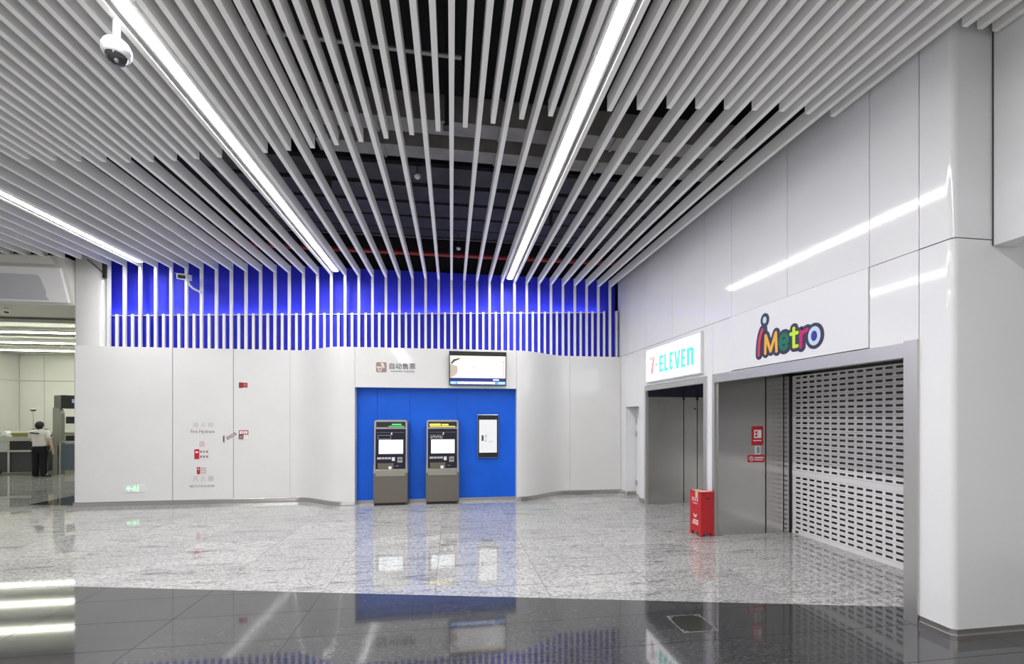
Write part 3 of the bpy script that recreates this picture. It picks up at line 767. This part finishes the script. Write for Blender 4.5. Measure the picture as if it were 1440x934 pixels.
B(.92,1.04,-.0795,-.078,.108,.130).build('clock_mark', TKW, tk)

ws = thing('wayfinding_sign', 'brown square pictogram and dark lettering on the white header', 'sign', (0, YM, 0))
mb = MB(); r = .03; q = []
for (cx,cz,a0) in ((-1.325-r,2.935-r,0),(-1.535+r,2.935-r,PI/2),(-1.535+r,2.727+r,PI),(-1.325-r,2.727+r,1.5*PI)):
    q += [(cx+r*math.cos(a0+k*PI/10), cz+r*math.sin(a0+k*PI/10)) for k in range(6)]
fix_normals(mb.prism([(x,YM*0,z) for x,z in q],(0,-.003,0)).build('pictogram_tile', BROWNP, ws))
PICT = mat('pictogram_pale',(.74,.66,.62),.5)
mb = MB()
for poly in ([(-1.45,2.92),(-1.40,2.925),(-1.385,2.905),(-1.375,2.86),(-1.36,2.82),(-1.385,2.815),(-1.42,2.86)],[(-1.525,2.845),(-1.42,2.845),(-1.40,2.83),(-1.42,2.82),(-1.525,2.82)],[(-1.50,2.82),(-1.48,2.82),(-1.475,2.76),(-1.495,2.75)],[(-1.44,2.82),(-1.42,2.82),(-1.43,2.75),(-1.45,2.75)],[(-1.495,2.76),(-1.43,2.76),(-1.44,2.742),(-1.48,2.742)]):
    mb.prism([(x,-.003,z) for x,z in poly],(0,-.001,0))
fix_normals(mb.build('pictogram_figure', PICT, ws))
text('自动售票', .525, .128, DARKP, ws, 'chinese_lettering', (-1.268, -.001, 2.795), bold=.007)
text('Automatic Ticketing', .475, .045, DARKP, ws, 'english_lettering', (-1.243, -.001, 2.728), bold=.004)

# fire hydrant cabinet marks
YP = YL-.001
t = thing('hydrant_lettering', 'faded lettering for the fire hydrant on white cabinet door', 'lettering', (-5.32, YP, 1.45))
text('消 火 栓', .40, .10, PINKP, t, 'chinese_lettering', (0, 0, .145))
text('Fire Hydrant', .455, .092, PURP, t, 'english_lettering', (-.038, 0, 0))
t = thing('extinguisher_lettering', 'faded lettering for the fire extinguisher low on cabinet door', 'lettering', (-5.32, YP, .345))
text('灭 火 器', .40, .105, PINKP, t, 'chinese_lettering', (0, 0, .125))
text('FIRE EXTINGUISHER', .48, .045, GREYP, t, 'english_lettering', (-.06, 0, 0))
def instr(x0, z0, w, h, rw, label, rows, cols):
    t = thing('instruction_sticker', label, 'sticker', (x0, YP, z0), group='hydrant stickers')
    B(0,w,-.002,0,0,h).build('sticker_sheet', mat('sticker_paper',(.74,.70,.68),.5), t)
    B(0,rw,-.003,-.001,0,h).build('red_band', REDP, t)
    B(.02,rw-.02,-.004,-.003,h*.62,h*.78).build('band_mark', WHITEP, t)
    for r in range(rows):
        for c in range(cols):
            cw = (w-rw-.02)/cols; ch = h/rows
            B(rw+.014+cw*c, rw+.014+cw*c+cw*.62, -.003, -.001, ch*r+ch*.25, ch*r+ch*.72).build('step_picture', random.choice((PURP,GREYP,BROWNP)), t)
instr(-5.288,.932,.288,.204,.095,'larger red banded instruction sticker under the hydrant lettering',2,3)
instr(-5.24,.618,.19,.145,.062,'smaller red banded instruction sticker above the extinguisher lettering',3,3)
t = thing('pink_note', 'faint pink square note between hydrant lettering and instruction sticker', 'sticker', (-5.193, YP, 1.186))
B(0,.096,-.002,0,0,.12).build('note_sheet', mat('note_pink',(.70,.52,.54),.6), t); B(.10,.17,-.002,0,.062,.068).build('note_line', PINKP, t)
t = thing('cabinet_handle', 'slim dark pull handle on the white cabinet door', 'handle', (-4.724, YP, 1.273))
B(-.014,.014,-.004,0,0,.15).build('handle_plate', mat('handle_grey',(.35,.35,.34),.4,.5), t); B(-.007,.007,-.012,-.004,.02,.13).build('handle_grip', GASKET, t)
t = thing('seal_tape', 'slanted brown seal strip across the cabinet door joint', 'seal strip', (-4.578, YP, 1.408), (0,-.55,0))
B(-.105,.105,-.002,0,-.032,.032).build('seal_strip', BROWNP, t)
for k in range(5): B(-.085+.035*k,-.06+.035*k,-.003,-.002,-.016,.018).build('seal_mark', PINKP, t)
t = thing('alarm_label', 'small red label high on the white wall panel', 'label', (-4.431, YP, 2.43))
B(0,.168,-.003,0,.0,.098).build('label_plate', REDP, t); B(0,.075,-.005,-.002,-.01,.105).build('label_tab', mat('dark_red',(.26,.03,.035),.4), t); B(.095,.15,-.004,-.003,.03,.07).build('label_mark', PURP, t)
t = thing('alarm_station', 'red and white manual alarm plate beside the seal strip', 'alarm plate', (-4.431, YP, 1.346))
B(0,.183,-.006,0,.085,.182).build('red_plate', REDP, t)
for k,(a,b) in enumerate(((.015,.05),(.06,.085),(.095,.12),(.13,.168))): B(a,b,-.007,-.006,.105,.165).build('plate_mark', WHITEP, t)
B(0,.09,-.016,0,0,.085).build('call_point', mat('call_brown',(.16,.11,.10),.35), t, .004); B(.018,.072,-.018,-.016,.03,.05).build('call_glass', PINKP, t)
B(.09,.183,-.004,0,0,.085).build('white_plate', WHITEP, t); B(.128,.142,-.006,-.004,.04,.055).build('key_hole', GASKET, t)
t = thing('exit_sign', 'low glowing green exit sign set into the white wall', 'exit sign', (-6.598, YP, .272))
B(0,.395,-.010,0,0,.155).build('sign_plate', mat('exit_plate',(.78,.82,.79),.4), t, .003)
arrow = MB().prism([(x,-.010,z) for x,z in ((.045,.078),(.10,.125),(.10,.095),(.145,.095),(.145,.060),(.10,.060),(.10,.030))],(0,-.002,0))
fix_normals(arrow.build('arrow', EXITG, t))
man = MB()
for poly in (ell(.205,.118,.014,.014,12)[:-1], [(.185,.105),(.225,.098),(.215,.060),(.245,.025),(.228,.018),(.198,.052),(.172,.022),(.160,.034),(.188,.068)], [(.185,.10),(.160,.075),(.168,.066),(.192,.088)], [(.222,.095),(.245,.072),(.238,.064),(.215,.085)]):
    man.prism([(x,-.010,z) for x,z in poly],(0,-.002,0))
fix_normals(man.build('running_figure', EXITG, t))
fix_normals(MB().prism([(x,-.010,z) for x,z in R_(.255,.275,.018,.135)],(0,-.002,0)).build('doorway_bar', EXITG, t))

# bullet camera on a fin
t = thing('bullet_camera', 'white bullet camera on a curved arm fixed to a screen fin', 'security camera', (-5.184, YF, 4.42))
MB().lathe([(.0005,-.02),(.04,-.02),(.045,0)],(0,0,0),16,0,'y').build('mount_plate', WPL, t)
MB().tube([(0,-.02,0),(-.03,-.07,.005),(-.09,-.12,.04),(-.14,-.14,.10),(-.165,-.15,.17)], .02, 10).build('arm', WPL, t)
hd = B(-.09,.09,-.20,.12,-.05,.05).build('camera_body', WPL, t, .012); hd.location = (-.215,-.16,.24); hd.rotation_euler = (.22,0,.25)
g_ = B(-.07,.062,-.206,-.198,-.033,.033).build('lens_window', BLK, hd, .02)
B(-.10,.10,-.24,.13,.052,.06).build('sun_shield', WPL, hd)

def dome_cam(name, label, loc, drop, tilt=0, s=1.0):
    t = thing(name, label, 'security camera', loc)
    t.scale = (s,s,s)
    MB().tube([(0,0,.10),(0,0,drop/s)], .026, 14).build('drop_pole', WPL, t)
    MB().lathe([(.0005,.105),(.05,.105),(.085,.075),(.105,.03),(.105,-.01),(.092,-.02)],(0,0,0),28).build('housing', WPL, t)
    MB().lathe([(.10,-.012),(.096,-.03),(.078,-.04)],(0,0,0),28).build('trim_ring', WPL, t)
    MB().lathe([(.078*math.cos(a*PI/16),-.035-.075*math.sin(a*PI/16)) for a in range(8)]+[(.0005,-.11)],(0,0,0),24).build('dome_glass', mat('smoked_dome',(.03,.03,.035),.06), t)
    MB().lathe([(.0005,-.122),(.012,-.118),(.02,-.10)],(.02,-.03,.012),14).build('lens', GREYP, t)
    return t
dc = dome_cam('dome_camera', 'white dome camera on a drop pole below the ceiling baffles', (-2.592, 3.735, 4.655), .243, s=.9)
dome_cam('dome_camera', 'small dark dome camera under the cream bulkhead of the hall', (-9.05, 10.13, 3.99), .052, s=.5)

# ================================================================== SECURITY HALL BEYOND THE OPENING
wall_hall = struct('wall_far', B(-17.3, -7.0, 19.56, 19.7, 0, 5), CREAM, 'cream panelled far wall of the security hall')
for a, b in zip((-17.0,-16.14,-14.5,-12.9,-11.3,-9.7), (-16.14,-14.5,-12.9,-11.3,-9.7,-8.0)):
    for z0, z1 in ((0,3.25),(3.25,4.3)): B(a+.008,b-.008,19.53,19.56,z0+.008,z1-.008).build('wall_panel', CREAM, wall_hall)
B(-17.0,-8.0,19.55,19.562,0,4.3).build('panel_joint', GASKET, wall_hall)
wall_hl = struct('wall_far_left', B(-17.2, -17.03, 10.5, 19.6, 0, 5), CREAM, 'cream panelled side wall of the security hall')
for a, b in zip((10.5,13.5,16.5), (13.5,16.5,19.53)):
    for z0, z1 in ((0,3.25),(3.25,4.3)): B(-17.03,-17.0,a+.008,b-.008,z0+.008,z1-.008).build('wall_panel', CREAM, wall_hl)
wall_hr = struct('wall_hall_right', B(-7.44, -7.2, 10.3, 19.6, 0, 5), CREAM, 'cream side wall of the hall behind the white wall')
ch = struct('ceiling_hall', B(-18, -7.2, 10.5, 19.7, 4.32, 4.45), BULK, 'pale hall ceiling with long crosswise lamps')
for y in (12.35, 14.55, 16.5, 18.15):
    B(-17.0,-7.5,y,y+.42,4.27,4.32).build('ceiling_slot', HALLC, ch)
for y, lab in ((13.84,'hall lamp crossing nearest behind the cream bulkhead'),(15.78,'hall lamp crossing between the other two hall lamps'),(17.6,'hall lamp crossing closest to the cream far wall')):
    t = thing('hall_lamp', 'long '+lab, 'ceiling lamp', (0,y,4.19), group='hall lamps')
    B(-16.9,-7.6,-.08,.08,.02,.07).build('housing', FINW, t)
    B(-16.9,-7.6,-.065,.065,-.005,.02).build('diffuser', HLAMPM, t)
bulk = struct('trim_3', MB().prism([(-13,9.74,4.05),(-13,9.46,4.95),(-13,10.9,4.95),(-13,10.9,4.05)],(5.49,0,0)), BULK, 'cream bulkhead leaning over the hall entrance')
fix_normals(bulk)
def bf(x, z, d=0.0):           # a point on the sloping bulkhead face
    k = (z-4.05)/.9; return (x, 9.74-.28*k-d, z)
for nm, pts, m, d in (('fascia_panel', ((-13,4.785),(-7.62,4.785),(-7.65,4.93),(-13,4.93)), BULK, .09),
                      ('fascia_panel', ((-13,4.10),(-7.575,4.10),(-7.575,4.725),(-13,4.725)), WPL, .05),
                      ('blank_film', ((-13,4.135),(-7.90,4.135),(-7.93,4.22),(-7.91,4.30),(-7.95,4.55),(-7.99,4.59),(-13,4.66)), BULKG, .053)):
    fix_normals(MB().prism([bf(x,z,0) for x,z in pts],(0,-d,-d*.3)).build(nm, m, bulk))

# inspection conveyor
t = thing('inspection_conveyor', 'steel inspection conveyor with dark side panels behind the guard', 'conveyor', (-15.2, 15.6, 0))
B(0,2.35,0,.75,1.10,1.16).build('table_top', STEEL, t, .01)
B(0,2.35,-.03,0,1.05,1.19).build('side_rail', STEEL_D, t)
B(.02,1.30,.0,.03,.76,1.05).build('side_panel', GLASSP, t); B(1.36,2.33,.0,.03,.76,1.05).build('side_panel', BLK, t)
for x in (0,1.30,2.31): B(x,x+.06,-.01,.06,.05,1.06).build('frame_post', STEEL_D, t)
B(0,2.35,-.02,.05,.70,.76).build('lower_rail', STEEL, t); B(0.05,2.3,.04,.7,.06,.70).build('drive_cover', mat('conveyor_dark',(.05,.05,.055),.4), t)
for x in (.35,1.0):
    MB().lathe([(.0005,-.03),(.08,-.03),(.08,.03),(.0005,.03)],(x,.05,.08),18,0,'y').build('caster', BLK, t)
t = thing('luggage_tray', 'olive green plastic tray lying on the inspection conveyor', 'tray', (-13.95, 15.72, 1.165))
mb = MB(); o_, i_ = [(0,0),(.62,0),(.62,.42),(0,.42)], [(.05,.05),(.57,.05),(.57,.37),(.05,.37)]
mb.face([(x,y,0) for x,y in i_]); 
for k in range(4): mb.face([(*o_[k],.13),(*o_[(k+1)%4],.13),(*i_[(k+1)%4],0),(*i_[k],0)]); 
fix_normals(mb.build('tray_shell', mat('olive_plastic',(.33,.36,.10),.5), t)); B(-.01,.63,-.012,0,.115,.135).build('tray_rim', mat('olive_rim',(.36,.40,.14),.5), t)
t = thing('paper_bag', 'small white bag beside the olive tray on conveyor', 'bag', (-14.25, 15.75, 1.165))
fix_normals(MB().prism([(0,0,0),(.22,0,0),(.19,0,.13),(.12,0,.20),(.05,0,.17)],(0,.16,0)).build('bag_body', WPL, t)); B(.03,.19,-.004,0,.03,.05).build('bag_band', mat('teal_band',(.1,.4,.33),.5), t)
t = thing('low_counter', 'long pale counter against the far wall behind the conveyor', 'counter', (-16.8, 17.1, 0))
B(0,3.9,0,.6,.08,1.25).build('counter_front', mat('counter_beige',(.46,.45,.38),.4), t); B(-.02,3.92,-.03,.62,1.25,1.30).build('counter_top', mat('counter_top_pale',(.66,.66,.58),.3), t); B(0,3.9,.02,.6,0,.08).build('counter_plinth', BLK, t)
t = thing('pole_camera', 'thin pole with black camera head standing on the counter', 'security camera', (-14.72, 17.4, 1.30))
MB().tube([(0,0,0),(0,0,.72)], .012, 8).build('pole', STEEL, t); MB().lathe([(.0005,-.04),(.04,-.035),(.08,0),(.08,.03),(.0005,.04)],(0,0,.75),16).build('camera_head', BLK, t); MB().lathe([(.0005,.03),(.07,.03),(.08,0)],(0,0,.765),16).build('camera_cap', WPL, t)
# walk-through detector
t = thing('metal_detector', 'grey green walk-through metal detector with black header display', 'metal detector', (-12.10, 15.22, 0), (0,0,-.62))
FR = mat('detector_grey_green',(.20,.215,.185),.45)
mb = MB()
prof = [(0,0.0),(0,2.02)]+[(.20+.0*a,0) for a in range(0)]
pp = [(0,0),(0,1.92),(-.06,2.0),(-.22,2.10),(-.62,2.13),(-.72,2.10),(-.72,0)]
fix_normals(MB().prism([(x,0,z) for x,z in pp],(0,.07,0)).build('side_panel', FR, t))
fix_normals(MB().prism([(x,.95,z) for x,z in pp],(0,.07,0)).build('side_panel', FR, t))
B(-.62,-.05,.0,1.02,2.08,2.50).build('header', BLK, t, .01)
B(-.05,-.045,.25,.90,2.26,2.38).build('header_display', mat('header_glow',(.1,.15,.25),.3,emit=(.25,.35,.55),es=.5), t)
for z in (1.60, 1.0): B(-.02,.05,.10,.30,z,z+.22).build('sensor_box', BLK, t)
t = thing('barrier_gate', 'steel framed barrier with a blue grey panel beside the detector', 'barrier', (-12.0, 14.95, 0))
B(0,.05,0,.05,0,1.06).build('post', STEEL, t); B(.85,.90,0,.05,0,1.06).build('post', STEEL, t); B(0,.9,0,.05,1.02,1.07).build('top_rail', STEEL, t)
B(.09,.83,.015,.035,.18,.98).build('infill_panel', mat('blue_grey_panel',(.10,.13,.17),.3), t); B(-.10,.15,-.02,.07,0,.03).build('foot_plate', STEEL, t)
t = thing('glass_screen', 'pale glass screen standing behind the barrier', 'screen', (-12.35, 16.6, 0))
B(0,1.6,0,.03,.1,2.15).build('glass_pane', mat('screen_glass',(.36,.40,.36),.15), t); B(0,1.6,-.02,.05,0,.1).build('base_rail', STEEL_D, t)

# ---------------------------------------------------------------- guard
def skin_obj(name, joints, edges, m, parent, sub=2):
    me = bpy.data.meshes.new(name); names = list(joints)
    me.from_pydata([joints[k][0] for k in names], [(names.index(a), names.index(b)) for a, b in edges], [])
    o = bpy.data.objects.new(name, me); C.objects.link(o)
    md = o.modifiers.new('skin', 'SKIN'); md.use_smooth_shade = True
    for i, k in enumerate(names):
        r = joints[k][1]; r = r if isinstance(r, tuple) else (r, r)
        me.skin_vertices[0].data[i].radius = r
        me.skin_vertices[0].data[i].use_root = (i == 0)
    sb = o.modifiers.new('sub', 'SUBSURF'); sb.levels = sub; sb.render_levels = sub
    bpy.context.view_layer.update()
    m2 = bpy.data.meshes.new_from_object(o.evaluated_get(bpy.context.evaluated_depsgraph_get()))
    bpy.data.objects.remove(o)
    m2.materials.clear(); m2.materials.append(m)
    for p in m2.polygons: p.use_smooth = True
    o = bpy.data.objects.new(name, m2); C.objects.link(o); o.parent = parent
    return o
# local: facing +y (away from the viewer), x to the right
guard = thing('person', 'guard in white short sleeved shirt and black trousers standing turned away', 'person', (-12.28, 14.72, 0), (0,0,.12))
Jt = {'pelvis':((0,0,.90),(.15,.10)),'waist':((0,.01,1.04),(.135,.095)),'chest':((0,.0,1.24),(.165,.11)),'upper':((0,-.01,1.36),(.12,.085)),
 'neck':((0,.0,1.45),.05),'head0':((0,.02,1.52),.068),'head1':((0,.015,1.585),.078),'head2':((0,.01,1.64),.05),
 'shL':((-.17,-.01,1.36),.058),'elL':((-.24,.05,1.10),.042),'wrL':((-.16,.24,1.02),.030),'haL':((-.13,.31,1.03),.034),
 'shR':((.17,-.01,1.36),.058),'elR':((.255,-.02,1.09),.042),'wrR':((.275,.05,.86),.030),'haR':((.275,.075,.78),.036),
 'hipL':((-.085,0,.84),.095),'knL':((-.095,.01,.47),.062),'anL':((-.10,-.01,.085),.042),'toL':((-.115,.13,.035),.035),
 'hipR':((.085,0,.84),.095),'knR':((.085,.0,.47),.062),'anR':((.095,-.02,.085),.042),'toR':((.19,.06,.035),.035)}
ED = [('pelvis','waist'),('waist','chest'),('chest','upper'),('upper','neck'),('neck','head0'),('head0','head1'),('head1','head2'),('upper','shL'),('shL','elL'),('elL','wrL'),('wrL','haL'),('upper','shR'),('shR','elR'),('elR','wrR'),('wrR','haR'),('pelvis','hipL'),('hipL','knL'),('knL','anL'),('anL','toL'),('pelvis','hipR'),('hipR','knR'),('knR','anR'),('anR','toR')]
# fingers
for sd, h in (('L',(-.13,.31,1.03)),('R',(.275,.075,.78))):
    sx = -1 if sd == 'L' else 1
    for f in range(4):
        off = (f-1.5)*.021
        if sd == 'R':
            a = (h[0]+.005, h[1]+off, h[2]-.055-(.008 if f in (1,2) else 0)); b = (h[0]-.012, h[1]+off+.005, h[2]-.10-(.010 if f in (1,2) else 0))
        else:
            a = (h[0]+off, h[1]+.055, h[2]); b = (h[0]+off, h[1]+.095, h[2]-.02)
        Jt['f%s%d'%(sd,f)] = (a,.0095); Jt['g%s%d'%(sd,f)] = (b,.008); ED += [('ha'+sd,'f%s%d'%(sd,f)),('f%s%d'%(sd,f),'g%s%d'%(sd,f))]
    a = (h[0]-.03*sx, h[1]+.035, h[2]-.03); Jt['t'+sd] = (a,.011); ED += [('ha'+sd,'t'+sd)]
body = skin_obj('body', Jt, ED, SKIN, guard)
SH = {'hem':((0,.0,.88),(.175,.125)),'waist':((0,.0,.97),(.176,.123)),'mid':((0,.0,1.10),(.182,.128)),'chest':((0,-.01,1.25),(.196,.132)),'upper':((0,-.01,1.355),(.165,.105)),'collar':((0,.0,1.43),(.075,.07)),
 'shL':((-.165,-.01,1.36),.082),'slL':((-.215,.02,1.23),.078),'seL':((-.235,.04,1.155),.08),'shR':((.165,-.01,1.36),.082),'slR':((.222,-.01,1.23),.078),'seR':((.245,-.015,1.145),.082)}
skin_obj('shirt', SH, [('hem','waist'),('waist','mid'),('mid','chest'),('chest','upper'),('upper','collar'),('upper','shL'),('shL','slL'),('slL','seL'),('upper','shR'),('shR','slR'),('slR','seR')], SHIRT, guard)
TR = {'belt':((0,.0,1.02),(.160,.112)),'pelvis':((0,.0,.88),(.175,.125)),'hipL':((-.092,0,.78),.108),'knL':((-.098,.0,.45),.085),'anL':((-.102,-.01,.0),.078),
 'hipR':((.092,0,.78),.108),'knR':((.090,-.0,.45),.085),'anR':((.098,-.02,.0),.078)}
skin_obj('trousers', TR, [('belt','pelvis'),('pelvis','hipL'),('hipL','knL'),('knL','anL'),('pelvis','hipR'),('hipR','knR'),('knR','anR')], TROUS, guard)
for nm, j, k in (('L','anL','toL'),('R','anR','toR')):
    a = Vector(Jt[j][0]); b = Vector(Jt[k][0]); a.z = .045; b.z = .04
    d = (b-a).normalized()
    skin_obj('shoe', {'h':(tuple(a-d*.03),(.048,.045)),'m':(tuple(a+d*.08),(.048,.04)),'t':(tuple(b+d*.05),(.042,.032))}, [('h','m'),('m','t')], BLK, guard)
hr = MB()
rows = []
for a in range(11):
    th = a/10*PI*.86
    row = []
    for p in [2*PI*q/22 for q in range(22)]:
        back = math.sin(p) < .25
        t2 = th if back else min(th, PI*.42)
        row.append((.094*math.sin(t2)*math.cos(p), -.008+.116*math.sin(t2)*math.sin(p), 1.555+.132*math.cos(t2)))
    rows.append(row)
hr.grid(rows, 0, True, True).build('hair', HAIR, guard)
for s in (-1,1):
    MB().lathe([(.0005,-.012),(.022,-.008),(.024,.006),(.0005,.012)],(s*.092,.02,1.545),12,0,'x').build('ear', SKIN, guard)
fc = MB(); fc.prism([(-.012,.105,1.545),(.012,.105,1.545),(.006,.10,1.575),(-.006,.10,1.575)],(0,.022,-.008)); fc.build('nose', SKIN, guard)
for s in (-1,1): MB().lathe([(.0005,.012),(.009,.008),(.011,0)],(s*.032,.098,1.575),10,0,'y').build('eye', BLK, guard)
B(-.024,.024,.098,.106,1.505,1.512).build('mouth', mat('lip',(.4,.16,.14),.5), guard)
bd = B(-.11,.11,-.008,.0,-.022,.022).build('back_badge', DARKP, guard); bd.location = (-.035,-.138,1.325); bd.rotation_euler = (-.18,.12,0)
for s in (-1,1):
    e = B(-.05,.05,-.03,.03,0,.012).build('epaulette', DARKP, guard); e.location = (s*.155,-.01,1.435); e.rotation_euler = (0,s*.35,0)
e = MB().lathe([(.0005,.008),(.032,.006),(.034,0)],(0,0,0),14,0,'x').build('sleeve_patch', DARKP, guard); e.location = (.296,-.03,1.25)
MB().grid([[(.178*math.cos(p), .128*math.sin(p), z) for p in [2*PI*q/28 for q in range(28)]] for z in (.905,.935)],0,True,True).build('belt', BLK, guard)
rd = B(.19,.25,-.06,.0,.80,.95).build('radio', BLK, guard, .008)
